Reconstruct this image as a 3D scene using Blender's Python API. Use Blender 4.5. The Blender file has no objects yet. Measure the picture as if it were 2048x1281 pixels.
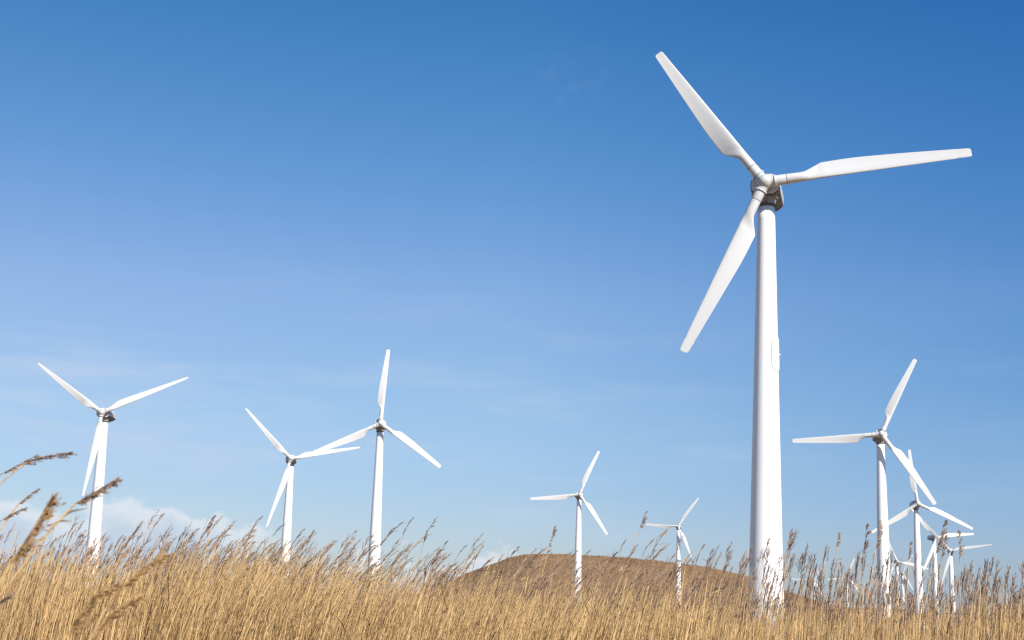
import bpy, bmesh, math
import numpy as np
from mathutils import Vector, Matrix

rng = np.random.default_rng(11)
scene = bpy.context.scene
COL = scene.collection
R = math.radians

# ------------------------------------------------------------------ camera
F = 2850.0                                  # focal length in pixels of the 2048 px wide photograph
PITCH = math.atan(600 / F)
ROLL = R(1.6)
CZ = 1.5
fw = np.array([0, math.cos(PITCH), math.sin(PITCH)])
r0 = np.array([1.0, 0, 0]); u0 = np.cross(r0, fw)
up = math.cos(ROLL) * u0 - math.sin(ROLL) * r0
rt = math.cos(ROLL) * r0 + math.sin(ROLL) * u0
CAM = np.array([0, 0, CZ])

def ray(x, y):
    v = fw + rt * (x - 1024) / F + up * (640 - y) / F
    return v / np.linalg.norm(v)

def at_depth(x, y, d):
    """world point seen at photo pixel (x, y) whose forward distance (world Y) is d"""
    v = ray(x, y)
    return CAM + v * (d / v[1])

cam = bpy.data.cameras.new('camera')
cam.sensor_width = 36
cam.lens = F / 2048 * 36
cam.clip_start = 0.05
cam.clip_end = 20000
cam.dof.use_dof = True
cam.dof.focus_distance = 13
cam.dof.aperture_fstop = 7.5
co = bpy.data.objects.new('camera', cam); COL.objects.link(co)
M = Matrix.Identity(4)
for i in range(3):
    M[i][0] = rt[i]; M[i][1] = up[i]; M[i][2] = -fw[i]; M[i][3] = CAM[i]
co.matrix_world = M
scene.camera = co

# ------------------------------------------------------------------ light and sky
SUN_AZ, SUN_EL = R(142), R(36)              # azimuth clockwise from +Y: behind the camera, to the right
sd = Vector((math.sin(SUN_AZ) * math.cos(SUN_EL), math.cos(SUN_AZ) * math.cos(SUN_EL), math.sin(SUN_EL)))
sl = bpy.data.lights.new('sun', 'SUN'); sl.energy = 5.0; sl.angle = R(0.53); sl.color = (1, 0.955, 0.89)
so = bpy.data.objects.new('sun', sl); COL.objects.link(so)
so.rotation_euler = sd.to_track_quat('Z', 'Y').to_euler()

scene.view_settings.view_transform = 'Standard'
scene.view_settings.look = 'None'
scene.view_settings.exposure = 0.46
scene.view_settings.gamma = 1.0
scene.cycles.use_denoising = False      # keeps the fine stems crisp; the sky and sunlit paint are clean without it
scene.cycles.pixel_filter_type = 'BLACKMAN_HARRIS'; scene.cycles.filter_width = 1.35

class NT:
    """tiny helper to write node trees"""
    def __init__(s, tree): s.t = tree
    def n(s, typ, **kw):
        nd = s.t.nodes.new(typ)
        for k, v in kw.items(): setattr(nd, k, v)
        return nd
    def put(s, sock, v):
        if hasattr(v, 'is_linked') or isinstance(v, bpy.types.NodeSocket): s.t.links.new(v, sock)
        else: sock.default_value = v
    def math(s, op, a, b=0.0, c=0.0, clamp=False):
        nd = s.n('ShaderNodeMath', operation=op, use_clamp=clamp)
        for i, v in enumerate((a, b, c)): s.put(nd.inputs[i], v)
        return nd.outputs[0]
    def sstep(s, v, lo, hi, a=0.0, b=1.0):
        nd = s.n('ShaderNodeMapRange', interpolation_type='SMOOTHSTEP')
        s.put(nd.inputs['Value'], v)
        for k, x in (('From Min', lo), ('From Max', hi), ('To Min', a), ('To Max', b)): s.put(nd.inputs[k], x)
        return nd.outputs['Result']
    def mix(s, fac, a, b, blend='MIX'):
        nd = s.n('ShaderNodeMix', data_type='RGBA', blend_type=blend)
        s.put(nd.inputs[0], fac); s.put(nd.inputs[6], a); s.put(nd.inputs[7], b)
        return nd.outputs[2]
    def noise(s, vec, scale, detail=4, rough=0.55, dim='3D'):
        nd = s.n('ShaderNodeTexNoise', noise_dimensions=dim)
        if vec is not None: s.put(nd.inputs['Vector'], vec)
        nd.inputs['Scale'].default_value = scale; nd.inputs['Detail'].default_value = detail
        nd.inputs['Roughness'].default_value = rough
        return nd.outputs['Fac']

world = bpy.data.worlds.new('World'); scene.world = world
world.use_nodes = True
w = NT(world.node_tree); world.node_tree.nodes.clear()
out = w.n('ShaderNodeOutputWorld'); bg = w.n('ShaderNodeBackground'); bg.inputs[1].default_value = 0.121
sky = w.n('ShaderNodeTexSky', sky_type='NISHITA')
sky.sun_disc = False; sky.sun_elevation = SUN_EL; sky.sun_rotation = SUN_AZ
sky.altitude = 0; sky.air_density = 1.0; sky.dust_density = 0.6; sky.ozone_density = 2.5
tc = w.n('ShaderNodeTexCoord')
sx = w.n('ShaderNodeSeparateXYZ'); w.put(sx.inputs[0], tc.outputs['Generated'])
az = w.math('MULTIPLY', w.math('ARCTAN2', sx.outputs[0], sx.outputs[1]), 57.29578)   # degrees, 0 = +Y, + to the right
el = w.math('MULTIPLY', w.math('ARCSINE', sx.outputs[2]), 57.29578)
cv = w.n('ShaderNodeCombineXYZ'); w.put(cv.inputs[0], az); w.put(cv.inputs[1], el)
# high thin cirrus, drawn out along the wind
cv2 = w.n('ShaderNodeMapping'); w.put(cv2.inputs[0], cv.outputs[0])
cv2.inputs['Rotation'].default_value = (0, 0, R(6)); cv2.inputs['Scale'].default_value = (0.07, 0.42, 1)
cir = w.noise(cv2.outputs[0], 1.0, 7, 0.6)
cir = w.sstep(cir, 0.45, 0.75)
cirm = w.math('MULTIPLY', w.sstep(el, 15.0, 7.0), w.sstep(az, 14, -10, 0.25, 1.0))
cirf = w.math('MULTIPLY', w.math('MULTIPLY', cir, cirm), 0.68)
# one faint wisp higher up
wx = w.math('DIVIDE', w.math('SUBTRACT', az, 2.3), 2.2); wy = w.math('DIVIDE', w.math('SUBTRACT', el, 21.7), 1.7)
wr = w.sstep(w.math('ADD', w.math('MULTIPLY', wx, wx), w.math('MULTIPLY', wy, wy)), 1.0, 0.0)
wis = w.math('MULTIPLY', w.math('MULTIPLY', wr, w.sstep(w.noise(cv.outputs[0], 1.3, 6, 0.65), 0.42, 0.85)), 0.085)
# low cumulus bank on the left horizon
cn = w.noise(cv.outputs[0], 0.55, 8, 0.56)
cn2 = w.noise(cv.outputs[0], 0.16, 2, 0.5)
top = w.math('ADD', w.math('MULTIPLY', w.math('SUBTRACT', cn, 0.5), 4.6), w.math('MULTIPLY', w.math('SUBTRACT', cn2, 0.5), 3.0))
azf = w.math('ADD', w.sstep(az, -6.5, -14.0, -1.3, 1.05), w.math('MULTIPLY', w.sstep(w.math('ABSOLUTE', w.math('ADD', az, .7)), 2.3, 0.2), 1.25))
top = w.math('ADD', w.math('ADD', top, azf), 3.2)
cum = w.math('MULTIPLY', w.sstep(w.math('SUBTRACT', top, el), -0.05, 0.65), w.sstep(az, 1.6, -.6))
cumshade = w.sstep(w.math('SUBTRACT', top, el), 0.2, 2.2)
cumcol = w.mix(cumshade, (4.75, 5.0, 5.35, 1), (3.25, 3.9, 4.75, 1))
def ramp(fac, stops):
    nd = w.n('ShaderNodeValToRGB'); w.put(nd.inputs[0], fac); cr = nd.color_ramp
    while len(cr.elements) < len(stops): cr.elements.new(0.5)
    for e, (p, c) in zip(cr.elements, stops): e.position = p; e.color = (*c, 1)
    return nd.outputs[0]
# deeper blue overhead; darker to the right, mostly lens vignetting put into the colour
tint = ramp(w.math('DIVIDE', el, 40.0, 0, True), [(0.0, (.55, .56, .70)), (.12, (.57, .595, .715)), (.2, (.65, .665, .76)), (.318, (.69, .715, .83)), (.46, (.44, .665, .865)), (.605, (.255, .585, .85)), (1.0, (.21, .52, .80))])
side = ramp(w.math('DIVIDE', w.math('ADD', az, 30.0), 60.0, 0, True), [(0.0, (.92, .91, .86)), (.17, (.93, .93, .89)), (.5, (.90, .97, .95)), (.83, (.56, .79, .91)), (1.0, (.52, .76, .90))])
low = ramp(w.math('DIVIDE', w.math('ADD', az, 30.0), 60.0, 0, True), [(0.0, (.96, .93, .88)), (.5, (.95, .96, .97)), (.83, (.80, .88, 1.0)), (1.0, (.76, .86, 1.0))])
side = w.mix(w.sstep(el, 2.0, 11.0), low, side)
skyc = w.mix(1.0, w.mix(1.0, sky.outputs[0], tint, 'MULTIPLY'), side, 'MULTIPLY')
c1 = w.mix(cirf, skyc, (3.4, 4.0, 4.95, 1))
c1 = w.mix(wis, c1, (3.3, 3.5, 4.6, 1))
c2 = w.mix(w.math('MULTIPLY', cum, 0.8), c1, cumcol)
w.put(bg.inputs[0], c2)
w.put(out.inputs[0], bg.outputs[0])

# ------------------------------------------------------------------ materials
def mat(name, color, rough=0.5, spec=0.4, build=None):
    m = bpy.data.materials.new(name); m.use_nodes = True
    t = NT(m.node_tree); b = m.node_tree.nodes['Principled BSDF']
    b.inputs['Base Color'].default_value = (*color, 1); b.inputs['Roughness'].default_value = rough
    b.inputs['Specular IOR Level'].default_value = spec
    if build: build(t, b)
    return m

def stained(c1, c2, scale, lo=0.5, hi=0.75, stretch=(1, 1, 1), bump=0.0):
    def f(t, b):
        tcn = t.n('ShaderNodeTexCoord'); mp = t.n('ShaderNodeMapping'); t.put(mp.inputs[0], tcn.outputs['Object'])
        mp.inputs['Scale'].default_value = stretch
        nz = t.noise(mp.outputs[0], scale, 7, 0.62)
        t.put(b.inputs['Base Color'], t.mix(t.sstep(nz, lo, hi), (*c1, 1), (*c2, 1)))
        if bump:
            bp = t.n('ShaderNodeBump'); bp.inputs['Strength'].default_value = bump
            t.put(bp.inputs['Height'], nz); t.put(b.inputs['Normal'], bp.outputs[0])
    return f

M_TOWER = mat('tower_paint', (.8, .8, .79), .38, .45, stained((.85, .85, .83), (.80, .795, .77), 1.4, .5, .85, (1, 1, .12)))
M_BLADE = mat('blade_gelcoat', (.78, .77, .74), .36, .45, stained((.59, .582, .56), (.54, .53, .50), .5, .5, .9, (1, 1, .3)))
M_HUB = mat('hub_paint', (.68, .66, .58), .42, .4, stained((.50, .50, .485), (.33, .33, .315), 2.2, .5, .8))
M_NAC = mat('nacelle_shell', (.5, .53, .55), .42, .4, stained((.50, .53, .56), (.36, .36, .35), 1.6, .45, .8))
M_NACF = mat('nacelle_front', (.7, .7, .69), .45, .4, stained((.66, .67, .67), (.36, .355, .35), 2.0, .5, .8))
M_COLLAR_SHADED = mat('collar_shaded_grey', (.45, .44, .42), .5, .4, stained((.30, .30, .295), (.12, .115, .11), 2.6, .42, .72, (1, 1, .4)))  # grey lowered so the colour itself carries the shade below the nacelle
M_BELLY_SHADED = mat('belly_shaded_grey', (.2, .18, .17), .6, .3, stained((.22, .22, .22), (.09, .085, .08), 2.2, .4, .7))  # darker than the shell: shade of the underside is put into the colour
M_DARK = mat('dark_steel', (.09, .07, .06), .55, .4, stained((.10, .085, .075), (.05, .035, .03), 4))
M_SEAM = mat('seal_rubber', (.13, .13, .13), .7, .2)

# ------------------------------------------------------------------ mesh helpers
def link(name, me, m=None, parent=None, smooth=True):
    if m is not None: me.materials.append(m)
    if smooth:
        me.polygons.foreach_set('use_smooth', np.ones(len(me.polygons), bool))
    o = bpy.data.objects.new(name, me); COL.objects.link(o)
    if parent is not None: o.parent = parent
    return o

def from_bm(name, bm, m, parent=None, smooth=True, sharp=None):
    bmesh.ops.recalc_face_normals(bm, faces=bm.faces)
    me = bpy.data.meshes.new(name); bm.to_mesh(me); bm.free()
    o = link(name, me, m, parent, smooth)
    if smooth and sharp: me.set_sharp_from_angle(angle=R(sharp))
    return o

def tag(o, label, cat, group=None, kind=None):
    if label: o['label'] = label
    if cat: o['category'] = cat
    if group: o['group'] = group
    if kind: o['kind'] = kind

def lathe(bm, prof, n=48, mtx=Matrix.Identity(4), cap=True):
    rings = []
    for r, z in prof:
        rings.append([bm.verts.new(mtx @ Vector((r * math.cos(2 * math.pi * i / n), r * math.sin(2 * math.pi * i / n), z))) for i in range(n)])
    for a, b in zip(rings, rings[1:]):
        for i in range(n):
            bm.faces.new((a[i], a[(i + 1) % n], b[(i + 1) % n], b[i]))
    if cap:
        bm.faces.new(rings[0][::-1]); bm.faces.new(rings[-1])

def mesh_np(name, V, faces_q=None, mat_idx=None, tint=None, faces_t=None):
    """mesh from numpy arrays: quads (n,4) and/or tris (m,3)"""
    me = bpy.data.meshes.new(name)
    fq = np.zeros((0, 4), np.int32) if faces_q is None else np.asarray(faces_q, np.int32)
    ft = np.zeros((0, 3), np.int32) if faces_t is None else np.asarray(faces_t, np.int32)
    me.vertices.add(len(V)); me.vertices.foreach_set('co', np.asarray(V, np.float32).ravel())
    nl = fq.size + ft.size
    me.loops.add(nl); me.loops.foreach_set('vertex_index', np.concatenate([fq.ravel(), ft.ravel()]))
    npoly = len(fq) + len(ft)
    me.polygons.add(npoly)
    starts = np.concatenate([np.arange(len(fq)) * 4, fq.size + np.arange(len(ft)) * 3]).astype(np.int32)
    me.polygons.foreach_set('loop_start', starts)
    if mat_idx is not None: me.polygons.foreach_set('material_index', np.asarray(mat_idx, np.int32))
    if tint is not None:
        at = me.attributes.new('tint', 'FLOAT', 'POINT'); at.data.foreach_set('value', np.asarray(tint, np.float32))
    me.update(calc_edges=True); me.validate()
    return me

# ------------------------------------------------------------------ turbine geometry
HUB_H = 31.3          # rotor centre above the ground
OVER = 1.75           # rotor centre ahead of the tower axis
TILT = R(5)
L = 13.5
TOP_Z = HUB_H - 1.28

def tower_mesh():
    bm = bmesh.new()
    prof = []
    for i in range(33):
        z = -1.5 + (TOP_Z + 1.5) * i / 32
        k = max(0, 1 - z / TOP_Z)
        prof.append((0.60 + 0.62 * k + 0.05 * max(0, k - .8) / .2, z))
    lathe(bm, prof, 64)
    bmesh.ops.recalc_face_normals(bm, faces=bm.faces)
    me = bpy.data.meshes.new('tower'); bm.to_mesh(me); bm.free()
    return me

def rad_at(z): return 0.60 + 0.62 * max(0, 1 - z / TOP_Z)

def blade_mesh(slender=False):
    st = []  # r, LE offset, TE offset, thickness ratio, blend circle->airfoil, twist deg
    def lerp(r, xs, ys): return float(np.interp(r, xs, ys))
    rs = [1.5, 1.9, 2.3, 2.6, 2.75, 2.9, 3.1, 3.3, 3.5, 3.65, 3.74, 3.80, 3.86, 4.0, 4.3, 4.8, 5.4, 6.2, 7, 8, 9, 10, 11, 12, 12.55, 12.56, 12.585, 12.595, 12.9, 13.15, 13.3, 13.4, 13.46, 13.5]
    if slender: rs = [.66, .9, 1.2, 1.4, 1.6, 1.8, 2.0, 2.2] + [r for r in rs if r > 2.25 and not 12.5 < r < 12.6] + [12.5]; rs.sort()
    n = 14
    V = []; 
    for r in rs:
        te = lerp(r, [1.5, 2.5, 2.7, 3.1, 3.5, 3.78, 3.86, 4.6, 5.8, 7.5, 10, 13.1, 13.3, 13.4, 13.46, 13.5],
                  [.358, .335, .37, .57, .82, .985, 1.0, .99, .96, .82, .60, .32, .30, .275, .235, .15])
        le = lerp(r, [1.5, 2.6, 4, 13.2, 13.4, 13.46, 13.5], [-.358, -.335, -.335, -.335, -.325, -.30, -.24])
        if slender:   # the other make in the park: no step at the root, long even taper, narrow tip
            te = lerp(r, [.66, 1.3, 1.9, 2.5, 3.1, 3.7, 5, 7, 9, 11, 12.6, 13.2, 13.4, 13.5], [.30, .33, .50, .70, .82, .86, .76, .60, .46, .33, .22, .17, .13, .05])
            le = lerp(r, [.66, 1.5, 3, 8, 12, 13.3, 13.5], [-.30, -.31, -.34, -.28, -.19, -.14, -.06])
        bl = lerp(r, [1.2, 2.6] if slender else [2.3, 3.6], [0, 1]); bl = bl * bl * (3 - 2 * bl)
        tr = lerp(r, [3.5, 4.5, 6.5, 10, 13], [.33, .27, .20, .16, .13])
        tw = R(lerp(r, [2.4, 3.6, 5, 7, 10, 13.5], [0, 15, 11.5, 7, 2.5, 0]))
        if not slender and 12.555 < r < 12.59: sc = .97
        else: sc = 1
        c = te - le; ring = []
        ts = np.linspace(0, 2 * math.pi, 2 * n, endpoint=False)
        for t in ts:
            # airfoil point, u from LE 0 to TE 1
            u = 0.5 + 0.5 * math.cos(t)
            yt = 5 * tr * (0.2969 * math.sqrt(max(u, 0)) - 0.126 * u - 0.3516 * u * u + 0.2843 * u ** 3 - 0.1015 * u ** 4) + 0.004
            camb = 0.035 * 4 * u * (1 - u)
            # the suction side looks downwind (-Y)
            ya = (-camb - yt) if t < math.pi else (-camb + yt * .8)
            xa, ya = le + u * c, ya * c
            xc = (te + le) / 2 + c / 2 * math.cos(t); yc = -(0.30 if slender else 0.358) * math.sin(t) * (1 - .12 * max(0, min(1, (r - 1.5) / 1.2)))
            x = xc * (1 - bl) + xa * bl; y = yc * (1 - bl) + ya * bl
            x *= sc; y *= sc
            # twist: leading edge (-X) turns into the wind (+Y)
            X = x * math.cos(tw) + y * math.sin(tw); Y = -x * math.sin(tw) + y * math.cos(tw)
            bend = -0.10 * max(0, (r - 2) / 11.5) ** 2
            ring.append((X, Y + bend, r))
        V.append(ring)
    V = np.array(V); m, k = V.shape[:2]
    idx = np.arange(m * k).reshape(m, k)
    q = np.stack([idx[:-1], np.roll(idx[:-1], -1, 1), np.roll(idx[1:], -1, 1), idx[1:]], -1).reshape(-1, 4)
    bm = bmesh.new(); vs = [bm.verts.new(v) for v in V.reshape(-1, 3)]
    for f in q: bm.faces.new([vs[i] for i in f])
    bm.faces.new([vs[i] for i in idx[0]]); bm.faces.new([vs[i] for i in idx[-1]])
    bmesh.ops.recalc_face_normals(bm, faces=bm.faces)
    me = bpy.data.meshes.new('blade'); bm.to_mesh(me); bm.free()
    me.polygons.foreach_set('use_smooth', np.ones(len(me.polygons), bool))
    me.set_sharp_from_angle(angle=R(50))
    return me

def lathe_mesh(name, prof, n=40, sharp=35):
    bm = bmesh.new(); lathe(bm, prof, n)
    bmesh.ops.recalc_face_normals(bm, faces=bm.faces)
    me = bpy.data.meshes.new(name); bm.to_mesh(me); bm.free()
    me.polygons.foreach_set('use_smooth', np.ones(len(me.polygons), bool))
    me.set_sharp_from_angle(angle=R(sharp))
    return me

def hub_mesh():
    bm = bmesh.new(); bmesh.ops.create_icosphere(bm, subdivisions=5, radius=1)
    for v in bm.verts:
        d = v.co.normalized()
        # local axes: X right, Z up in the rotor plane, -Y to the front
        base = 0.54 if d.y > 0 else 0.54 + 0.12 * max(0, -d.y) ** 3
        r = base
        for t in (90, 210, 330):
            ax = Vector((math.cos(R(t)), 0, math.sin(R(t))))
            c = d.dot(ax)
            if c > 0.05:
                s = math.sqrt(max(1e-6, 1 - c * c))
                rr = min(0.40 / s, 0.655 / c)
                k = 0.07
                h = max(k - abs(r - rr), 0) / k
                r = max(r, rr) + h * h * k * .25
        v.co = d * r
    # rear drum that carries the rotor, ends just short of the nacelle
    lathe(bm, [(0.40, -0.2), (0.40, -0.62), (0.46, -0.62), (0.46, -0.655)], 40, Matrix.Rotation(R(90), 4, 'X'))
    bmesh.ops.recalc_face_normals(bm, faces=bm.faces)
    me = bpy.data.meshes.new('hub'); bm.to_mesh(me); bm.free()
    me.polygons.foreach_set('use_smooth', np.ones(len(me.polygons), bool))
    me.set_sharp_from_angle(angle=R(40))
    return me

def octagon(W, H, cx, cz):
    a, b = W / 2, H / 2
    return [(-a, -b + cz), (-a + cx, -b), (a - cx, -b), (a, -b + cz), (a, b - cz), (a - cx, b), (-a + cx, b), (-a, b - cz)]

def prism_y(bm, poly, y0, y1, s1=1.0):
    """poly in XZ, swept along Y from y0 to y1 (scaled s1 at the end)"""
    A = [bm.verts.new((x, y0, z)) for x, z in poly]; B = [bm.verts.new((x * s1, y1, z * s1)) for x, z in poly]
    n = len(poly)
    for i in range(n): bm.faces.new((A[i], A[(i + 1) % n], B[(i + 1) % n], B[i]))
    bm.faces.new(A); bm.faces.new(B[::-1])

def bm_mesh(name, bm, bev=0.0, smooth=False):
    bmesh.ops.recalc_face_normals(bm, faces=bm.faces)
    if bev: bmesh.ops.bevel(bm, geom=list(bm.edges), offset=bev, segments=2, affect='EDGES', clamp_overlap=True)
    me = bpy.data.meshes.new(name); bm.to_mesh(me); bm.free()
    if smooth:
        me.polygons.foreach_set('use_smooth', np.ones(len(me.polygons), bool)); me.set_sharp_from_angle(angle=R(40))
    return me

SHELL = [(-1.03, -.34), (-.985, -.34), (.985, -.34), (1.03, -.34), (1.03, .34), (.52, .88), (-.52, .88), (-1.03, .34)]
def nacelle_shell_mesh():
    bm = bmesh.new()
    prism_y(bm, [SHELL[0]] + SHELL[3:], -1.02, 3.05)
    prism_y(bm, [(x * .97, z * .97) for x, z in [SHELL[0]] + SHELL[3:]], 3.052, 3.4, .88)
    return bm_mesh('nacelle', bm, .03)

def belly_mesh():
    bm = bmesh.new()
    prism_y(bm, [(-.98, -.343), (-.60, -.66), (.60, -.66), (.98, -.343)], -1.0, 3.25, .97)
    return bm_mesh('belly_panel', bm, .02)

def nacelle_seal_mesh():
    bm = bmesh.new()
    prism_y(bm, [(-1.0, -.325), (-.60, -.63), (.60, -.63), (1.0, -.325), (1.0, .325), (.50, .855), (-.50, .855), (-1.0, .325)], -1.045, -1.023)
    return bm_mesh('front_seal', bm)

def nacelle_front_mesh():
    bm = bmesh.new()
    prism_y(bm, [(-.96, -.30), (-.58, -.60), (.58, -.60), (.96, -.30), (.96, .30), (.47, .82), (-.47, .82), (-.96, .30)], -1.09, -1.047)
    return bm_mesh('front_plate', bm, .012)

def underframe_mesh():
    bm = bmesh.new()
    bmesh.ops.create_cube(bm, size=1, matrix=Matrix.Translation((0, 1.1, -.705)) @ Matrix.Diagonal((.98, 3.5, .09, 1)))
    bmesh.ops.create_cube(bm, size=1, matrix=Matrix.Translation((0, 2.5, -.80)) @ Matrix.Diagonal((.7, .7, .09, 1)))
    return bm_mesh('underframe', bm, .015)

ME = dict(
    tower=tower_mesh(), blade=blade_mesh(), slender=blade_mesh(True), hub=hub_mesh(), nacelle=nacelle_shell_mesh(), front=nacelle_front_mesh(),
    belly=belly_mesh(), fseal=nacelle_seal_mesh(), under=underframe_mesh(),
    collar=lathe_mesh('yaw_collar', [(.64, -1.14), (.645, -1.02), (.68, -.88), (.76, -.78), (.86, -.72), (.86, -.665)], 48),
    ring=lathe_mesh('yaw_ring', [(.60, -1.30), (.70, -1.29), (.72, -1.26), (.72, -1.16), (.70, -1.135)], 48),
    flange=lathe_mesh('root_flange', [(.38, .66), (.455, .665), (.46, .68), (.46, .745), (.45, .755), (.38, .757)], 40),
    sleeve=lathe_mesh('root_sleeve', [(.372, .757), (.366, 1.44), (.36, 1.455)], 40),
    seam=lathe_mesh('root_seal', [(.335, 1.4555), (.335, 1.4995)], 40), gasket=lathe_mesh('root_gasket', [(.425, .650), (.425, .664)], 40),
    mast=lathe_mesh('wind_vane_mast', [(.025, .90), (.02, 1.55)], 8),
)
ME['tower'].polygons.foreach_set('use_smooth', np.ones(len(ME['tower'].polygons), bool))
for k, m in (('tower', M_TOWER), ('blade', M_BLADE), ('slender', M_BLADE), ('hub', M_HUB), ('nacelle', M_NAC), ('front', M_NACF), ('belly', M_BELLY_SHADED), ('under', M_DARK),
             ('collar', M_COLLAR_SHADED), ('ring', M_DARK), ('flange', M_BLADE), ('sleeve', M_BLADE), ('seam', M_SEAM), ('gasket', M_SEAM), ('fseal', M_DARK), ('mast', M_SEAM)):
    ME[k].materials.append(m)

def child(name, me, parent, mtx=None):
    o = bpy.data.objects.new(name, me); COL.objects.link(o); o.parent = parent
    if mtx is not None: o.matrix_local = mtx
    return o

ROT_C = Vector((0, -OVER, HUB_H))
def rotor_frame():
    """rotor axes in turbine space: a right, b up, n to the front"""
    n = Vector((0, -math.cos(TILT), math.sin(TILT))); a = Vector((1, 0, 0)); b = n.cross(a); 
    if b.z < 0: b = -b
    return a, b, n

def blade_matrix(t, s):
    a, b, n = rotor_frame()
    span = a * math.cos(t) + b * math.sin(t); ccw = -a * math.sin(t) + b * math.cos(t)
    m = Matrix.Identity(4)
    for i in range(3):
        m[i][0] = ccw[i]; m[i][1] = n[i]; m[i][2] = span[i] * s; m[i][3] = ROT_C[i]
    return m

# per turbine: hub x, y, z (fitted to the photograph), yaw, three blade angles with length factors -- see the fit below
TURB = [
    (1, 'tallest wind turbine, closest to the camera, with an oval cover on its tower', (17.47, 95.09, 31.84, -14.2), (1529, 365), [(1942.4, 299), (1312.5, 108), (1370.6, 704.8)]),
    (2, 'white wind turbine behind the blurred foreground reeds, grey nacelle showing right of its hub', (-62.87, 218.89, 31.31, 1.1), (203.8, 825), [(376.4, 754.6), (75.6, 725.9), (165, 992)]),
    (3, 'white wind turbine whose right blade overlaps the blade of its taller neighbour', (-42.74, 280.4, 31.2, 7.1), (581.7, 917.4), [(720.6, 894.4), (491.2, 816.2), (532.8, 1054)]),
    (4, 'white wind turbine left of the hill with one blade pointing straight up', (-22.6, 250.0, 35.1, 4.8), (761, 847), [(776.6, 698.7), (633, 902.6), (881, 933.6)]),
    (5, 'larger of the two wind turbines in front of the crest of the brown hill', (19.88, 395.72, 36.01, 0.8), (1159, 989), [(1198, 901.9), (1060.6, 997.5), (1214.4, 1069)]),
    (6, 'small distant wind turbine on the sloping hill shoulder, one blade tip behind a reed plume', (67.60, 565.54, 39.40, -12.1), (1356, 1052.7), [(1397, 996), (1288.2, 1048), (1383, 1115)]),
    (7, 'second tallest turbine right of the nearest one, its lower blade shadow falling on the tower', (58.18, 221.56, 31.56, -9.6), (1762.5, 868.4), [(1830.7, 718), (1585, 881.9), (1870.7, 1008.4)]),
    (8, 'wind turbine partly hidden by the drooping blade of the second tallest, upper blade vertical', (98.70, 343.51, 31.58, -3.8), (1835.3, 1007.4), [(1818.5, 899.5), (1743.7, 1065), (1945.9, 1057.6)]),
    (9, 'wind turbine turned away to the right, blue grey nacelle showing left of the hub', (148.46, 497.74, 33.92, 9.0), (1872.3, 1074.4), [(1948.4, 1067.8), (1812, 1012.5), (1843.7, 1136.5)]),
    (10, 'rightmost wind turbine, a slim tower with one blade reaching right over the reeds', (147.68, 477.24, 27.87, -19.0), (1900.5, 1101.5), [(1985, 1089), (1844, 1039), (1881, 1180)]),
    (11, 'distant wind turbine just right of the second tallest, seen through reed tops', (173.25, 637.81, 31.09, -8.0), (1794.5, 1123.4), [(1857, 1137.6), (1769.9, 1068), (1756, 1171)]),
    (12, 'tiny far wind turbine with two blades opening rightwards, low among the reed stems', (257.82, 936.18, 38.67, -19.2), (1804.3, 1146.3), [(1827.3, 1107), (1764, 1145), (1827.3, 1181.3)]),
    (13, 'tiny far wind turbine right beside the nearest tower, almost lost behind reed plumes', (198.13, 928.75, 32.21, -15.7), (1628, 1160.8), [(1650, 1123), (1583.3, 1157.7), (1646, 1196)]),
    (14, 'far off tiny wind turbine midway between the two tallest towers, behind brown plumes', (231.03, 974.36, 35.88, -7.3), (1694.6, 1155), [(1709, 1117), (1656.2, 1159), (1721.8, 1188)]),
    (15, 'farthest tiny wind turbine, only a blade peeping out left of the second tallest tower', None, (1774.5, 1145), [(1791, 1119), (1745, 1142), (1787, 1172)]),
]

def proj(p):
    d = np.asarray(p, float) - CAM; z = d @ fw
    return np.array([1024 + F * (d @ rt) / z, 640 - F * (d @ up) / z])

bases = []
turbs = []
for num, label, fit, hub_px, tips in TURB:
    if fit is None:
        D = F * L / 30.0; yaw = R(-13)
    else:
        D = np.linalg.norm(np.array(fit[:3]) - CAM); yaw = R(fit[3])
    hub = CAM + ray(*hub_px) * D
    Rz = Matrix.Rotation(yaw, 3, 'Z')
    root = Vector(hub) - Rz @ ROT_C
    a, b, n = (Rz @ v for v in rotor_frame())
    a = np.array(a); b = np.array(b); nn = np.array(n)
    ang = []
    for tp in tips:
        # where the sight line through the photographed tip meets the rotor plane
        v = ray(*tp); s = ((hub - CAM) @ nn) / (v @ nn); q = CAM + v * s - hub
        ang.append((math.atan2(q @ b, q @ a), float(np.linalg.norm(q)) / L))
    turbs.append((num, label, root, yaw, ang)); bases.append(root)
    print('T', num, 'D %.0f base %.1f' % (D, root.z), [(round(math.degrees(x)), round(y, 2)) for x, y in ang],
          'spread', [round(math.degrees((ang[(i + 1) % 3][0] - ang[i][0]) % (2 * math.pi))) for i in range(3)])

def regular(ang):
    """three blades stay 120 degrees apart, within a couple of degrees, and almost equal"""
    z = [(t - k * 2 * math.pi / 3) for k, (t, s) in enumerate(ang)]
    m = math.atan2(sum(math.sin(x) for x in z), sum(math.cos(x) for x in z))
    outp = []
    for k, (t, s) in enumerate(ang):
        d = math.atan2(math.sin(z[k] - m), math.cos(z[k] - m))
        outp.append((m + k * 2 * math.pi / 3 + max(-R(2.5), min(R(2.5), d)), max(.95, min(1.05, s))))
    return outp, m

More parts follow.
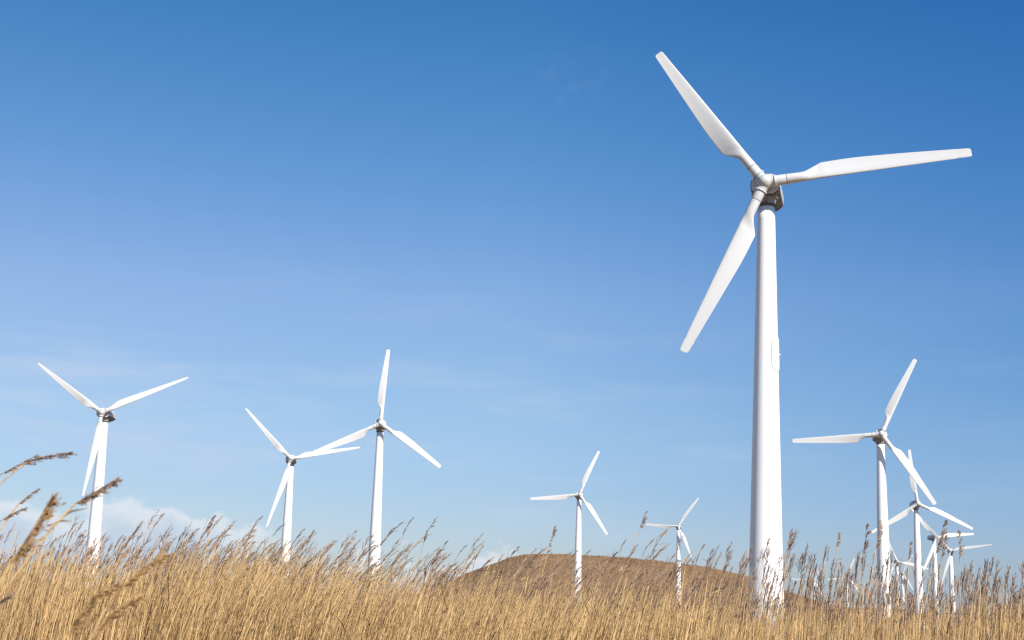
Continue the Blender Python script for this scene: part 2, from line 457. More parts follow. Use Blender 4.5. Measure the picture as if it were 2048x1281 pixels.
for num, label, root, yaw, ang in turbs:
    ang, phase = regular(ang)
    e = bpy.data.objects.new('wind_turbine', None); COL.objects.link(e)
    e.empty_display_size = 2
    e.location = root; e.rotation_euler = (0, 0, yaw)
    if num == 1:      # this tower stands a hair out of plumb
        lean_t = R(.58); top = Vector(root) + Vector((0, 0, HUB_H))
        e.matrix_world = Matrix.Translation(top) @ Matrix.Rotation(lean_t, 4, 'Y') @ Matrix.Translation((0, 0, -HUB_H)) @ Matrix.Rotation(yaw, 4, 'Z')
    tag(e, label, 'wind turbine', 'wind turbines of the wind farm')
    tw = child('tower', ME['tower'], e)
    child('yaw_ring', ME['ring'], e, Matrix.Translation((0, 0, HUB_H)))
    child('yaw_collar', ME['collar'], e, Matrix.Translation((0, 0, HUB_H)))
    nc = child('nacelle', ME['nacelle'], e, Matrix.Translation((0, 0, HUB_H)))
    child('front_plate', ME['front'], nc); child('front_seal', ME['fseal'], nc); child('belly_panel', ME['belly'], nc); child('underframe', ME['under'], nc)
    a, b, n = rotor_frame()
    hm = Matrix.Identity(4)
    c, s = math.cos(phase - math.pi / 2), math.sin(phase - math.pi / 2)
    X = a * c + b * s; Z = -a * s + b * c; Y = -n
    for i in range(3): hm[i][0] = X[i]; hm[i][1] = Y[i]; hm[i][2] = Z[i]; hm[i][3] = ROT_C[i]
    child('hub', ME['hub'], e, hm)
    for t, s in ang:
        bl = child('blade', ME['slender' if num in (2, 3, 10) else 'blade'], e, blade_matrix(t, s))
        if num in (2, 3, 10): child('root_gasket', ME['gasket'], bl); continue
        child('root_flange', ME['flange'], bl); child('root_sleeve', ME['sleeve'], bl); child('root_seal', ME['seam'], bl); child('root_gasket', ME['gasket'], bl)
    if num == 1:
        # oval cover bolted to the tower, about 55 degrees round to the right of the camera side
        zc = 0; best = 1e9
        for z in np.linspace(5, 28, 400):
            p = proj((root.x, root.y - .8, root.z + z))
            if abs(p[1] - 706) < best: best = abs(p[1] - 706); zc = z
        to_cam = math.atan2(-root.y, -root.x)
        base_ang = to_cam + R(57) - yaw
        W, H = .92, 2.42
        bm = bmesh.new()
        out_ = []
        for k in range(48):
            t = 2 * math.pi * k / 48; cx, cz = math.cos(t), math.sin(t)
            px = W / 2 * math.copysign(abs(cx) ** .62, cx)
            pz = math.copysign(H / 2 - W / 2, cz) + W / 2 * cz if abs(cz) > 1e-6 else 0
            out_.append((px, pz))
        layers = []
        for sc, h in ((1.0, -.03), (1.0, .042), (.965, .064), (.86, .073), (.5, .075), (.05, .075)):
            ring = []
            for px, pz in out_:
                z = zc + pz * (sc if sc > .9 else (sc * .5 + .5) if sc > .4 else sc)
                rr = rad_at(z) + h; th = base_ang + px * sc / rad_at(z)
                ring.append(bm.verts.new((rr * math.cos(th), rr * math.sin(th), z)))
            layers.append(ring)
        for A, B in zip(layers, layers[1:]):
            for i in range(48): bm.faces.new((A[i], A[(i + 1) % 48], B[(i + 1) % 48], B[i]))
        bm.faces.new(layers[-1])
        th = base_ang + .43 / rad_at(zc); rr = rad_at(zc) + .1
        bmesh.ops.create_cone(bm, cap_ends=True, segments=10, radius1=.035, radius2=.03, depth=.14,
                              matrix=Matrix.Translation((rr * math.cos(th), rr * math.sin(th), zc)) @ Matrix.Rotation(th, 4, 'Z') @ Matrix.Rotation(R(90), 4, 'Y'))
        from_bm('oval_cover', bm, M_TOWER, tw, True, 40)

# ------------------------------------------------------------------ ground and hill
crest_px = [(850, 1200), (885, 1172), (929, 1149), (978, 1132), (1017, 1117), (1051, 1110), (1090, 1109), (1136, 1110), (1190, 1113), (1246, 1116), (1300, 1121), (1344, 1126),
            (1400, 1132), (1446, 1141), (1496, 1152), (1571, 1180), (1610, 1193), (1643, 1203), (1690, 1215), (1760, 1232)]
HR = 760.0
c_az, c_z = [], []
for x, y in crest_px:
    v = ray(x, y); c_az.append(math.atan2(v[0], v[1])); c_z.append(CZ + HR * v[2] / math.hypot(v[0], v[1]))
c_az = np.array([c_az[0] - .02] + c_az + [c_az[-1] + .04]); c_z = np.array([0.0] + c_z + [0.0])
def hill(x, y):
    r = np.hypot(x, y); a = np.arctan2(x, y)
    h = np.interp(a, c_az, c_z, left=0, right=0)
    return h * np.exp(-((r - HR) / 125.0) ** 2)
bx = np.array([b.x for b in bases]); by = np.array([b.y for b in bases]); bz = np.array([b.z for b in bases])
SG = 55.0
K = np.exp(-((bx[:, None] - bx) ** 2 + (by[:, None] - by) ** 2) / (2 * SG * SG))
wts = np.linalg.solve(K + 1e-3 * np.eye(len(bx)), bz - hill(bx, by))
def ground_z(x, y):
    x = np.asarray(x, float); y = np.asarray(y, float)
    z = (np.exp(-((x[..., None] - bx) ** 2 + (y[..., None] - by) ** 2) / (2 * SG * SG)) * wts).sum(-1)
    r = np.hypot(x, y)
    z = z * np.clip((r - 35) / 40, 0, 1)
    return z + hill(x, y)

aa = np.concatenate([np.arange(-180, -26, 6), np.arange(-26, 26, .16), np.arange(26, 180, 6)])
rr = np.concatenate([[0.01], np.geomspace(1, 300, 60), np.linspace(310, 1150, 110), np.geomspace(1200, 9000, 16)])
A, RR = np.meshgrid(np.radians(aa), rr)
X = RR * np.sin(A); Y = RR * np.cos(A); Zg = ground_z(X, Y)
far = np.clip((RR - 150) / 300, 0, 1)
Zg += far * (RR < 1100) * rng.normal(0, .10, X.shape)
Vg = np.stack([X, Y, Zg], -1).reshape(-1, 3)
idg = np.arange(X.size).reshape(X.shape)
nxt = np.roll(idg, -1, 1)
q = np.stack([idg[:-1], nxt[:-1], nxt[1:], idg[1:]], -1).reshape(-1, 4)[:, ::-1]

def ground_nodes(t, b):
    tcn = t.n('ShaderNodeTexCoord')
    n1 = t.noise(tcn.outputs['Object'], .035, 9, .66)
    n2 = t.noise(tcn.outputs['Object'], .22, 8, .7)
    n3 = t.noise(tcn.outputs['Object'], 2.5, 6, .7)
    c = t.mix(t.sstep(n1, .35, .65), (.21, .125, .065, 1), (.29, .18, .095, 1))
    c = t.mix(t.math('MULTIPLY', t.sstep(n2, .45, .72), .75), c, (.17, .10, .055, 1))
    c = t.mix(t.math('MULTIPLY', t.sstep(n3, .45, .75), .5), c, (.32, .22, .12, 1))
    t.put(b.inputs['Base Color'], c)
    bp = t.n('ShaderNodeBump'); bp.inputs['Strength'].default_value = .9; bp.inputs['Distance'].default_value = 1.2
    t.put(bp.inputs['Height'], n2); t.put(b.inputs['Normal'], bp.outputs[0])
M_GROUND = mat('dry_grassland', (.3, .2, .1), .9, .1, ground_nodes)
g = link('ground', mesh_np('ground', Vg, q), M_GROUND)
tag(g, None, None, None, 'structure')

# ------------------------------------------------------------------ reeds
def reed_mat(name, lo, hi, rough=.55, trans=0.0):
    def f(t, b):
        at = t.n('ShaderNodeAttribute', attribute_name='tint')
        geo = t.n('ShaderNodeTexCoord')
        mp = t.n('ShaderNodeMapping'); t.put(mp.inputs[0], geo.outputs['Object']); mp.inputs['Scale'].default_value = (70, 70, 13)
        nz = t.noise(mp.outputs[0], 1.0, 3, .6)
        k = t.math('ADD', t.math('MULTIPLY', at.outputs['Fac'], .85), t.math('MULTIPLY', t.math('SUBTRACT', nz, .42), 1.1), clamp=True)
        c = t.mix(k, (*lo, 1), (*hi, 1))
        t.put(b.inputs['Base Color'], c)
        if trans:
            tr = t.n('ShaderNodeBsdfTranslucent'); t.put(tr.inputs[0], c)
            ms = t.n('ShaderNodeMixShader'); ms.inputs[0].default_value = trans
            o = [x for x in t.t.nodes if x.type == 'OUTPUT_MATERIAL'][0]
            t.put(ms.inputs[1], b.outputs[0]); t.put(ms.inputs[2], tr.outputs[0]); t.put(o.inputs[0], ms.outputs[0])
    return mat(name, hi, rough, .25, f)
M_GOLD = reed_mat('golden_plume', (.21, .115, .048), (.72, .47, .215), .75, .2)
M_STEM = reed_mat('reed_straw', (.14, .078, .035), (.89, .60, .275), .5)
M_LEAF = reed_mat('reed_leaf', (.22, .125, .055), (.72, .48, .22), .6, .1)
M_PLUME = reed_mat('reed_plume', (.135, .083, .06), (.58, .40, .26), .8, .25)

class Acc:
    """collects vertices and quads as numpy blocks"""
    def __init__(s): s.V = []; s.Q = []; s.M = []; s.T = []; s.n = 0
    def add(s, V, Q, m, tint):
        V = np.asarray(V, np.float32).reshape(-1, 3); Q = np.asarray(Q).reshape(-1, 4)
        s.V.append(V); s.Q.append(Q + s.n); s.M.append(np.full(len(Q), m, np.int32)); s.T.append(np.asarray(tint, np.float32).ravel()); s.n += len(V)
    def mesh(s, name):
        return mesh_np(name, np.concatenate(s.V), np.concatenate(s.Q), np.concatenate(s.M), np.concatenate(s.T))

def tubes(acc, P, rad, tint, m=0, sides=3):
    """P (N, S, 3) centre lines, rad (N, S)"""
    N, S = P.shape[:2]
    th = np.linspace(0, 2 * np.pi, sides, endpoint=False)[None, None] + rng.uniform(0, 6.28, (N, 1, 1))
    T = unit(np.gradient(P, axis=1)); n1 = unit(np.cross(T, np.array([0.02, 1.0, 0.03]))); n2 = np.cross(T, n1)
    ring = n1[:, :, None] * np.cos(th)[..., None] + n2[:, :, None] * np.sin(th)[..., None]
    V = P[:, :, None] + ring * rad[..., None, None]
    idx = np.arange(N * S * sides).reshape(N, S, sides)
    n2 = np.roll(idx, -1, 2)
    Q = np.stack([idx[:, :-1], n2[:, :-1], n2[:, 1:], idx[:, 1:]], -1)
    acc.add(V, Q, m, np.repeat(tint, S * sides))

def strips(acc, P, side, wid, tint, m):
    """flat ribbons: P (N,S,3), side (N,S,3) unit, wid (N,S)"""
    N, S = P.shape[:2]
    V = np.stack([P - side * wid[..., None], P + side * wid[..., None]], 2)
    idx = np.arange(N * S * 2).reshape(N, S, 2)
    Q = np.stack([idx[:, :-1, 0], idx[:, :-1, 1], idx[:, 1:, 1], idx[:, 1:, 0]], -1)
    acc.add(V, Q, m, np.repeat(tint, S * 2))

def unit(v): return v / np.maximum(np.linalg.norm(v, axis=-1, keepdims=True), 1e-9)

def stem_path(x, y, z0, h, lean, ldir, S, power=2.6, nod=None):
    """stem from (x, y, z0): bends over by lean (radians at the tip direction) toward ldir"""
    t = np.linspace(0, 1, S)[None]
    off = (np.tan(lean) * h)[:, None] / power * t ** power * 1.0
    drop = off ** 2 / (2 * h[:, None]) * .6
    px = x[:, None] + np.cos(ldir)[:, None] * off; py = y[:, None] + np.sin(ldir)[:, None] * off
    pz = z0[:, None] + h[:, None] * t - drop
    return np.stack([px, py, pz], -1)

def plumes(acc, base, tdir, length, nb, tint, full, wf, blen=.055, bw=.0034):
    """feathery seed heads: base (N,3), tdir (N,3), length (N), nb branches each, fullness (N)"""
    N = len(base)
    wind = np.array([.85, .12, -.12]) * wf[:, None, None]
    # rachis bends over toward the wind
    def axis(t):  # t (N,nb)
        return base[:, None] + tdir[:, None] * (length[:, None] * t)[..., None] + wind * (length[:, None] * .32 * t ** 2)[..., None]
    t = np.sort(rng.uniform(0, 1, (N, nb)), 1)
    P0 = axis(t)
    rv = rng.normal(size=(N, nb, 3))
    d = unit(tdir[:, None] * 1.0 + wind * .55 * t[..., None] + rv * .30 * full[:, None, None])
    bl = blen * (.35 + 1.0 * np.sin(np.pi * np.clip(t * .85 + .18, 0, 1))) * rng.uniform(.5, 1.3, (N, nb)) * (length[:, None] / .2)
    d2 = unit(d + wind * .35 + np.array([0, 0, -.25]))
    P1 = P0 + d * (bl * .5)[..., None]; P2 = P1 + d2 * (bl * .5)[..., None]
    P = np.stack([P0, P1, P2], 2).reshape(N * nb, 3, 3)
    sd_ = unit(np.cross(d, rng.normal(size=(N, nb, 3)))).reshape(N * nb, 1, 3).repeat(3, 1)
    wv = np.stack([np.full(N * nb, .35), np.full(N * nb, 1.0), np.full(N * nb, .15)], 1) * bw * rng.uniform(.6, 1.4, (N * nb, 1)) * np.repeat(length / .2, nb)[:, None]
    strips(acc, P, sd_, wv, np.clip(np.repeat(tint, nb) + rng.normal(0, .22, N * nb), 0, 1), 2)
    ts = np.linspace(0, 1, 5)[None].repeat(N, 0)
    tubes(acc, axis(ts), np.linspace(.0016, .0006, 5)[None].repeat(N, 0), np.full(N, .3), 2, 3)

def leaves(acc, P, h, prob, wmul=1.0, kmax=.92):
    """dry leaves off random stems, streaming to the right with the wind"""
    N, S = P.shape[:2]
    pick = np.where(rng.random(N) < prob)[0]
    if not len(pick): return
    k = rng.uniform(.45, kmax, len(pick)) * (S - 1); i0 = np.floor(k).astype(int); f = (k - i0)[:, None]
    p = P[pick, i0] * (1 - f) + P[pick, np.minimum(i0 + 1, S - 1)] * f
    n = len(pick)
    ln = rng.uniform(.10, .28, n)
    a0 = rng.uniform(.15, .6, n)                       # angle from vertical
    hd = rng.normal(.0, .9, n)                         # heading about +X
    droop = rng.uniform(-.2, 1.5, n) * rng.random(n)
    pts = [p]; cur = p
    for s in range(4):
        a = a0 + droop * (s / 3.0)
        d = np.stack([np.sin(a) * np.cos(hd), np.sin(a) * np.sin(hd), np.cos(a)], -1)
        cur = cur + d * (ln / 4)[:, None]; pts.append(cur)
    PP = np.stack(pts, 1)
    sd_ = unit(np.stack([-np.sin(hd), np.cos(hd), rng.normal(0, .5, n)], -1))[:, None].repeat(5, 1)
    wv = np.array([.6, 1, .9, .55, .08])[None] * rng.uniform(.0022, .0055, (n, 1)) * wmul
    strips(acc, PP, sd_, wv, rng.uniform(0, 1, n), 1)

# top of the thick stand and of its tallest plumes along the photograph (x px, row px)
ex = np.array([-900, 0, 100, 200, 300, 400, 500, 600, 700, 800, 900, 1000, 1100, 1200, 1300, 1400, 1500, 1600, 1700, 1800, 1900, 2000, 2050, 2900])
eD = np.array([1105, 1114, 1104, 1110, 1116, 1092, 1086, 1084, 1104, 1130, 1142, 1154, 1168, 1178, 1180, 1184, 1206, 1206, 1214, 1220, 1218, 1206, 1198, 1196])
eE = np.array([1050, 1060, 1040, 1030, 1040, 1036, 1034, 1042, 1048, 1046, 1060, 1084, 1080, 1086, 1072, 1070, 1070, 1080, 1084, 1086, 1092, 1110, 1108, 1100])
eL = np.array([15, 14, 14, 15, 17, 21, 25, 26, 26, 25, 24, 23, 23, 22, 21, 18, 13, 8, 6, 5, 5, 6, 8, 10])
D0, E0 = 7.3, 7.8
def envelope(x, y):
    px = 1024 + 2850 / math.cos(PITCH) * 1.0 * x / y * 1.0 + 17
    rowh = 1240 + .028 * (px - 1024)
    hD = 1.5 + (rowh - np.interp(px, ex, eD)) * D0 / 2850
    hE = 1.5 + (rowh - np.interp(px, ex, eE)) * E0 / 2850
    return hD, hE, np.radians(np.interp(px, ex, eL))
def clump(x, y):
    return .5 * np.sin(x * 2.1 + 1.3 * np.sin(y * 1.7)) + .3 * np.sin(x * 5.3 - y * 3.1) + .2 * np.sin(x * 11 + y * 7)

def scatter(n, d0, d1, half):
    r = np.sqrt(rng.uniform(d0 * d0, d1 * d1, n)); a = rng.uniform(-half, half, n)
    return r * np.sin(a), r * np.cos(a)

acc = Acc()
# the thick stand
for n, d0, d1, S in ((21000, 7.2, 12.0, 8), (9000, 12.0, 18.0, 6), (5000, 18, 30, 5)):
    x, y = scatter(n, d0, d1, R(30))
    hD, hE, ln = envelope(x, y)
    cl = clump(x, y)
    h = hD + .045 * cl + rng.normal(-.05, .07, n) - np.abs(rng.normal(0, .10, n)) * (rng.random(n) < .5)
    lean = ln * rng.normal(.85, .25, n) + np.abs(rng.normal(0, R(4), n)); ldir = rng.normal(0, .55, n)
    P = stem_path(x - np.tan(ln) * h / 3.8 * .9, y, np.zeros(n), h, lean, ldir, S, 3.8)
    rad = np.linspace(1, .42, S)[None] * rng.uniform(.0015, .0040, (n, 1))
    tint = np.clip(rng.normal(.66, .20, n) + .08 * cl - .5 * (rng.random(n) < .22), 0, 1)  # some stems darker: old straw, and the stand's self-shadow put into the tint
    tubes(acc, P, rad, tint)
    leaves(acc, P, h, .42, .7)
    sel = rng.random(n) < .06
    tv = unit(P[:, -1] - P[:, -2])
    k = sel.sum()
    plumes(acc, P[sel, -1], tv[sel], rng.uniform(.09, .17, k), 18, np.clip(rng.normal(.6, .25, k), 0, 1), rng.uniform(.5, 1.1, k), np.clip(np.degrees(ln[sel]) / 24, .12, 1))
# taller stems with plumes standing above it
for n, d0, d1, a0, a1 in ((1350, 7.4, 11.5, -30, 30), (700, 11.5, 17, -30, 30), (300, 7.6, 12, 1, 28), (60, 7.6, 10, 9.8, 15.3)):
    r_ = np.sqrt(rng.uniform(d0 * d0, d1 * d1, n)); a_ = np.radians(rng.uniform(a0, a1, n)); x, y = r_ * np.sin(a_), r_ * np.cos(a_)
    hD, hE, ln = envelope(x, y)
    u = rng.random(n) ** 1.15
    h = hD + (hE - hD) * u * 1.08 - .12 + rng.normal(0, .02, n)
    lean = ln * rng.normal(1.05, .25, n); ldir = rng.normal(0, .28, n)
    P = stem_path(x - np.tan(ln) * h / 2.6 * .9, y, np.zeros(n), h, lean, ldir, 9)
    rad = np.linspace(1, .38, 9)[None] * rng.uniform(.0017, .0027, (n, 1))
    tubes(acc, P, rad, np.clip(rng.normal(.55, .22, n), 0, 1))
    leaves(acc, P, h, .45, .6, .72)
    tv = unit(P[:, -1] - P[:, -2])
    plumes(acc, P[:, -1], tv, rng.uniform(.06, .15, n) * rng.choice([.7, 1, 1.15], n), 24, np.clip(rng.normal(.36, .26, n), 0, 1), rng.uniform(.3, 1.25, n), np.clip(np.degrees(ln) / 24, .12, 1), bw=.0026, blen=.060)
me = acc.mesh('reeds')
for m in (M_STEM, M_LEAF, M_PLUME): me.materials.append(m)
ro = bpy.data.objects.new('reeds', me); COL.objects.link(ro)
tag(ro, 'dense stand of dry golden reeds bending to the right in the wind', 'reeds', None, 'stuff')

# single reeds one can pick out: stalk and plume drawn along photographed points at a chosen distance
def spline(pts, n):
    pts = np.asarray(pts, float); m = len(pts)
    P = np.vstack([2 * pts[0] - pts[1], pts, 2 * pts[-1] - pts[-2]])
    u = np.linspace(0, m - 1 - 1e-6, n); i = u.astype(int); f = (u - i)[:, None]
    p0, p1, p2, p3 = P[i], P[i + 1], P[i + 2], P[i + 3]
    return .5 * (2 * p1 + (p2 - p0) * f + (2 * p0 - 5 * p1 + 4 * p2 - p3) * f ** 2 + (3 * p1 - p0 - 3 * p2 + p3) * f ** 3)

def single_reed(label, stem, plume, d, group, width=1.0, dens=1.0, tint=.5, back=.55, flags=(), pale=.6, gold=False):
    sp = [at_depth(x, y, d) for x, y in stem]
    pp = [at_depth(x, y, d + .01 * i) for i, (x, y) in enumerate(plume)]
    first = sp[0]
    tn = unit(sp[1] - sp[0]); k1 = first - tn * .45
    root = np.array([k1[0] - back * .25, d, float(ground_z(np.array(k1[0]), np.array(d))) - .02]); k0 = root + np.array([.02, 0, .75])
    u = np.linspace(0, 1, 22)[:-1, None]
    path = np.vstack([(1 - u) ** 3 * root + 3 * u * (1 - u) ** 2 * k0 + 3 * u * u * (1 - u) * k1 + u ** 3 * first, spline([*sp, pp[0]], 19)])
    e = bpy.data.objects.new('reed', None); COL.objects.link(e); e.location = root
    tag(e, label, 'reed', group)
    ac = Acc()
    tubes(ac, (path - root)[None], (np.linspace(.0036, .0022, 40) * (1.0 if d < 6 else .8))[None], np.array([pale]), 0, 6)
    s = bpy.data.objects.new('stalk', ac.mesh('stalk')); COL.objects.link(s); s.parent = e
    s.data.materials.append(M_STEM)
    # plume: side branches carrying small spikelets
    ax = spline(pp, 60) - root
    Ltot = np.linalg.norm(np.diff(ax, axis=0), axis=1).sum()
    ac = Acc()
    tubes(ac, ax[None], np.linspace(.0016, .0007, 60)[None], np.array([.35]), 0, 5)
    nb = int((46 if d < 6 else 26) * dens)
    tt = np.sort(rng.uniform(0, 1, nb)); P0 = ax[(tt * 59).astype(int)]
    tg = unit(np.gradient(ax, axis=0))[(tt * 59).astype(int)]
    wind = np.array([.8, .05, -.25])
    d1 = unit(tg * 1.2 + wind * .45 + rng.normal(0, .30 * width, (nb, 3)))
    bl = Ltot * .36 * (.3 + np.sin(np.pi * np.clip(tt * .8 + .15, 0, 1))) * rng.uniform(.35, 1.1, nb) * min(1.1, width)
    bl *= .75 + .5 * rng.random(nb)
    d2 = unit(d1 + wind * .45)
    bp = np.stack([P0, P0 + d1 * (bl * .4)[:, None], P0 + d1 * (bl * .4)[:, None] + d2 * (bl * .6)[:, None]], 1)
    tubes(ac, bp, np.array([.0008, .0006, .0004])[None].repeat(nb, 0), np.full(nb, .4), 0, 3)
    ns = 7
    f = rng.uniform(.1, 1, (nb, ns))
    seg = np.where(f[..., None] < .4, bp[:, None, 0] + (bp[:, None, 1] - bp[:, None, 0]) * (f / .4)[..., None],
                   bp[:, None, 1] + (bp[:, None, 2] - bp[:, None, 1]) * ((f - .4) / .6)[..., None]).reshape(-1, 3)
    sdv = unit(np.repeat(d2, ns, 0) + rng.normal(0, .3, (nb * ns, 3)))
    sl_ = rng.uniform(.008, .016, nb * ns) * (1 if d < 6 else 1.25)
    SP = np.stack([seg, seg + sdv * (sl_ * .45)[:, None], seg + sdv * sl_[:, None]], 1)
    sdn = unit(np.cross(sdv, rng.normal(size=sdv.shape)))[:, None].repeat(3, 1)
    strips(ac, SP, sdn, np.array([.3, 1, .1])[None] * rng.uniform(.0009, .0019, (nb * ns, 1)) * (1 if d < 6 else 1.3), np.clip(rng.normal(tint, .25, nb * ns), 0, 1), 0)
    p = bpy.data.objects.new('plume', ac.mesh('plume')); COL.objects.link(p); p.parent = e
    p.data.materials.append(M_GOLD if gold else M_PLUME)
    for fl in flags:
        q_ = spline([at_depth(x, y, d) for x, y in fl], 8) - root
        sn = unit(np.cross(np.gradient(q_, axis=0), np.array([0, 1.0, .5])))
        ac = Acc(); strips(ac, q_[None], sn[None], (np.array([.3, .8, 1, 1, .9, .7, .4, .1]) * .0028)[None], np.array([.35]), 0)
        lf = bpy.data.objects.new('leaf', ac.mesh('leaf')); COL.objects.link(lf); lf.parent = e
        lf.data.materials.append(M_PLUME)
    return e

GF = 'blurred reeds close to the camera'
single_reed('topmost blurred reed plume at the picture edge, bent nearly level over the stand', [(-70, 1025), (-20, 985), (20, 950)], [(48, 929), (84, 914), (135, 907)], 4.4, GF, .8, 1.0, .45, .7)
single_reed('thin sparse plume just behind the topmost blurred reed', [(-80, 1000), (-30, 968)], [(0, 950), (34, 931), (70, 913)], 4.5, GF, .55, .45, .4, .7)
single_reed('small narrow plume standing alone below the topmost blurred reed', [(-40, 1105), (0, 1060), (28, 1020)], [(38, 1008), (56, 992), (76, 978)], 5.0, GF, .45, .4, .45, .7)
single_reed('short dark plume low at the picture edge, above the widest blurred plume', [(-60, 1075), (-15, 1050)], [(0, 1043), (22, 1029), (48, 1017)], 4.8, GF, .55, .4, .35, .7)
single_reed('widest and darkest blurred plume, dense brown, left of the long slanting stalk', [(-70, 1270), (-30, 1210), (5, 1155)], [(22, 1128), (52, 1080), (78, 1038), (98, 1003)], 3.0, GF, .75, 1.8, .35, .45, gold=True)
single_reed('long slanting stalk whose plume crosses the tower of the left turbine', [(-30, 1225), (10, 1178), (60, 1112), (110, 1050), (140, 1018)], [(150, 1008), (186, 986), (228, 961)], 3.4, GF, .8, 1.3, .45, .4,
            flags=[[(118, 1040), (140, 1024), (178, 1016)], [(105, 1052), (120, 1042), (143, 1043)]])
single_reed('curved brown plume at the bottom edge, left of the paler straight plume', [(95, 1330), (118, 1296)], [(134, 1270), (168, 1218), (196, 1188), (226, 1173)], 3.0, GF, .8, 1.4, .3, .35, gold=True)
single_reed('paler long plume rising from the bottom edge to the reed tops', [(160, 1320), (182, 1275), (206, 1226)], [(214, 1214), (244, 1176), (280, 1140), (328, 1111)], 3.0, GF, .5, 1.3, .6, .45, gold=True)
single_reed('low spreading plume at the bottom edge under the paler long plume', [(140, 1330), (172, 1290)], [(186, 1268), (214, 1236), (240, 1214), (272, 1196)], 2.9, GF, .7, .9, .45, .35, gold=True)
single_reed('tip of a plume just entering at the picture edge, beside dense stems', [(-70, 1262), (-30, 1230)], [(-16, 1218), (0, 1204), (15, 1192)], 3.2, GF, .6, .5, .45, .3)
GS = 'single reeds rising above the stand'
single_reed('lone plume covering the blade tip of the small turbine on the hill slope', [(1240, 1160), (1260, 1110), (1276, 1072)], [(1280, 1058), (1285, 1042), (1289, 1027)], 8.4, GS, .8, .8, .55, .1)
single_reed('dark plume left of the second tallest tower, tall against the sky', [(1716, 1180), (1722, 1130)], [(1726, 1106), (1731, 1078), (1732, 1052)], 8.2, GS, .7, 1.2, .3, .08)
single_reed('plume standing in front of the second tallest tower', [(1738, 1180), (1748, 1120)], [(1752, 1098), (1757, 1072), (1759, 1046)], 8.1, GS, .7, 1.1, .5, .08)
single_reed('purple brown plume in front of the hub of the turned turbine', [(1852, 1200), (1866, 1140)], [(1871, 1108), (1880, 1078), (1888, 1046)], 8.1, GS, .8, 1.5, .3, .08)
single_reed('leaning plume right of the turned turbine hub, on a bare stalk', [(1874, 1200), (1880, 1150)], [(1882, 1122), (1886, 1096), (1890, 1074)], 8.3, GS, .7, 1.1, .45, .08)
single_reed('plume crossing the blade of the rightmost turbine', [(1919, 1210), (1919, 1150)], [(1919, 1122), (1918, 1092), (1914, 1064)], 8.3, GS, .55, 1.0, .4, .04)
single_reed('thin plume between the second tallest tower and the next tower', [(1812, 1200), (1816, 1150)], [(1817, 1120), (1819, 1098), (1820, 1080)], 8.4, GS, .4, .6, .4, .05)
single_reed('plume with two dark curled leaves under it, between the two tallest towers', [(1680, 1190), (1679, 1140)], [(1672, 1096), (1675, 1082), (1677, 1068)], 8.2, GS, .6, .8, .6, .05,
            flags=[[(1674, 1121), (1679, 1117), (1684, 1120)], [(1676, 1128), (1680, 1126), (1685, 1133)]])
single_reed('plume just right of the nearest turbine tower, highest on that side', [(1566, 1180), (1570, 1130)], [(1573, 1104), (1577, 1084), (1580, 1064)], 8.2, GS, .8, 1.1, .5, .12)
single_reed('plume with loose dark seeds in front of the low white cloud', [(385, 1130), (402, 1080)], [(408, 1068), (415, 1052), (424, 1036)], 8.2, GS, .9, .7, .3, .2)
single_reed('slim plume left of the second hill turbine, tilted right', [(1082, 1160), (1094, 1110)], [(1098, 1094), (1104, 1072), (1108, 1054)], 8.3, GS, .45, .7, .5, .2)

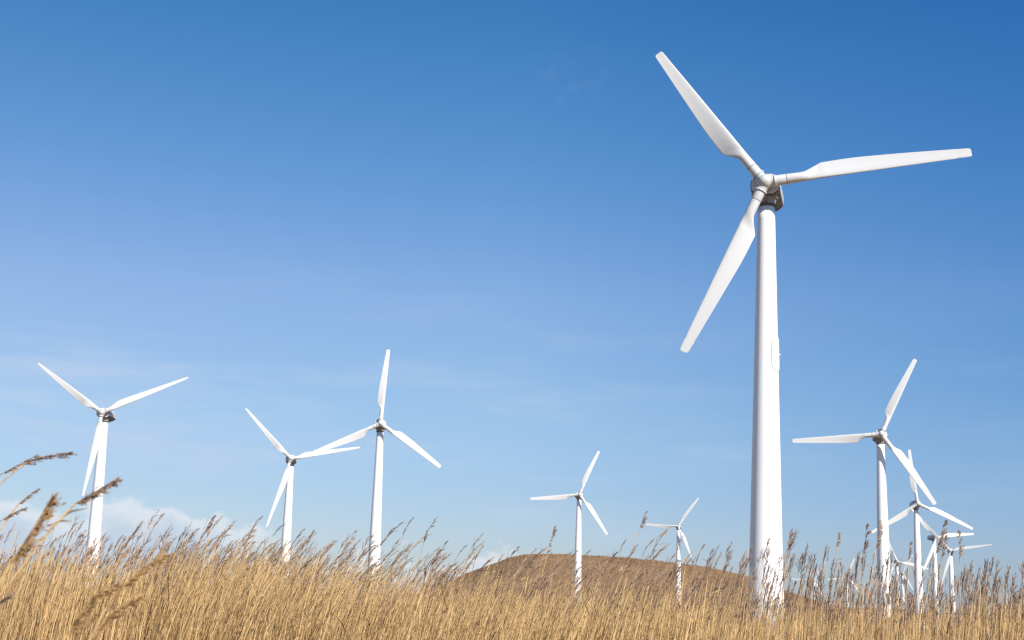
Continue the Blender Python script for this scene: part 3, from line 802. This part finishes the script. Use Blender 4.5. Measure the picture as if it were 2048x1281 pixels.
# rough tufts on the hill
n = 16000
ta = rng.uniform(c_az[1], c_az[-2], n); tr_ = rng.normal(HR - 45, 60, n)
gx = tr_ * np.sin(ta); gy = tr_ * np.cos(ta); gz = ground_z(gx, gy)
ok = hill(gx, gy) > 1.0; gx, gy, gz = gx[ok], gy[ok], gz[ok]; n = len(gx)
b0 = np.stack([gx, gy, gz - .2], -1); hh = rng.gamma(4, .09, n) + .15
dv = np.stack([rng.normal(.35, .25, n), rng.normal(0, .2, n), np.ones(n)], -1) * hh[:, None]
acg = Acc(); strips(acg, np.stack([b0, b0 + dv * .6, b0 + dv], 1), unit(np.stack([np.ones(n), rng.normal(0, .6, n), np.zeros(n)], -1))[:, None].repeat(3, 1),
                    np.array([.28, .22, .02])[None] * rng.uniform(.5, 1.6, (n, 1)), np.clip(rng.normal(.5, .2, n) + .35 * np.sin(gx * .11 + 2 * np.sin(gy * .05)) * np.sin(gy * .07 + gx * .03), 0, 1), 0)
M_TUFT = reed_mat('hill_grass', (.14, .078, .04), (.34, .21, .105), .8)
hg = bpy.data.objects.new('hill_grass', acg.mesh('hill_grass')); COL.objects.link(hg); hg.data.materials.append(M_TUFT)
tag(hg, 'rough brown winter grass covering the hill behind the turbines', 'grass', None, 'stuff')

# ------------------------------------------------------------------ shrubs far off
def shrub(label, x, y, d, hgt, wid):
    p = at_depth(x, y, d); gz = float(ground_z(np.array(p[0]), np.array(p[1])))
    e = bpy.data.objects.new('shrub', None); COL.objects.link(e); e.location = (p[0], p[1], gz)
    tag(e, label, 'shrub')
    n = 700
    c = rng.normal(size=(n, 3)) * np.array([wid * .32, wid * .32, hgt * .22]) + np.array([0, 0, hgt * .6]) 
    c[:, 2] = np.clip(c[:, 2], .05, None)
    dv = unit(rng.normal(size=(n, 3))); P = np.stack([c, c + dv * .14, c + dv * .3], 1) * 1.0
    ac = Acc(); strips(ac, P, unit(np.cross(dv, rng.normal(size=(n, 3))))[:, None].repeat(3, 1), np.array([.03, .1, .02])[None].repeat(n, 0), rng.random(n), 0)
    f = bpy.data.objects.new('foliage', ac.mesh('foliage')); COL.objects.link(f); f.parent = e; f.data.materials.append(M_SHRUB)
    st = np.stack([np.array([[0, 0, -.2], [.05, 0, hgt * .4], [.1 * math.cos(k), .1 * math.sin(k), hgt * .8]]) for k in range(5)])
    ac = Acc(); tubes(ac, st, np.array([.08, .05, .02])[None].repeat(5, 0), np.full(5, .3), 0, 5)
    s = bpy.data.objects.new('stem', ac.mesh('stem')); COL.objects.link(s); s.parent = e; s.data.materials.append(M_SHRUB)
M_SHRUB = reed_mat('shrub_leaf', (.030, .032, .020), (.07, .065, .04), .7, .1)
shrub('small dark shrub on the hill beside the larger hill turbine', 1145, 1131, 640, 2.2, 3.4)
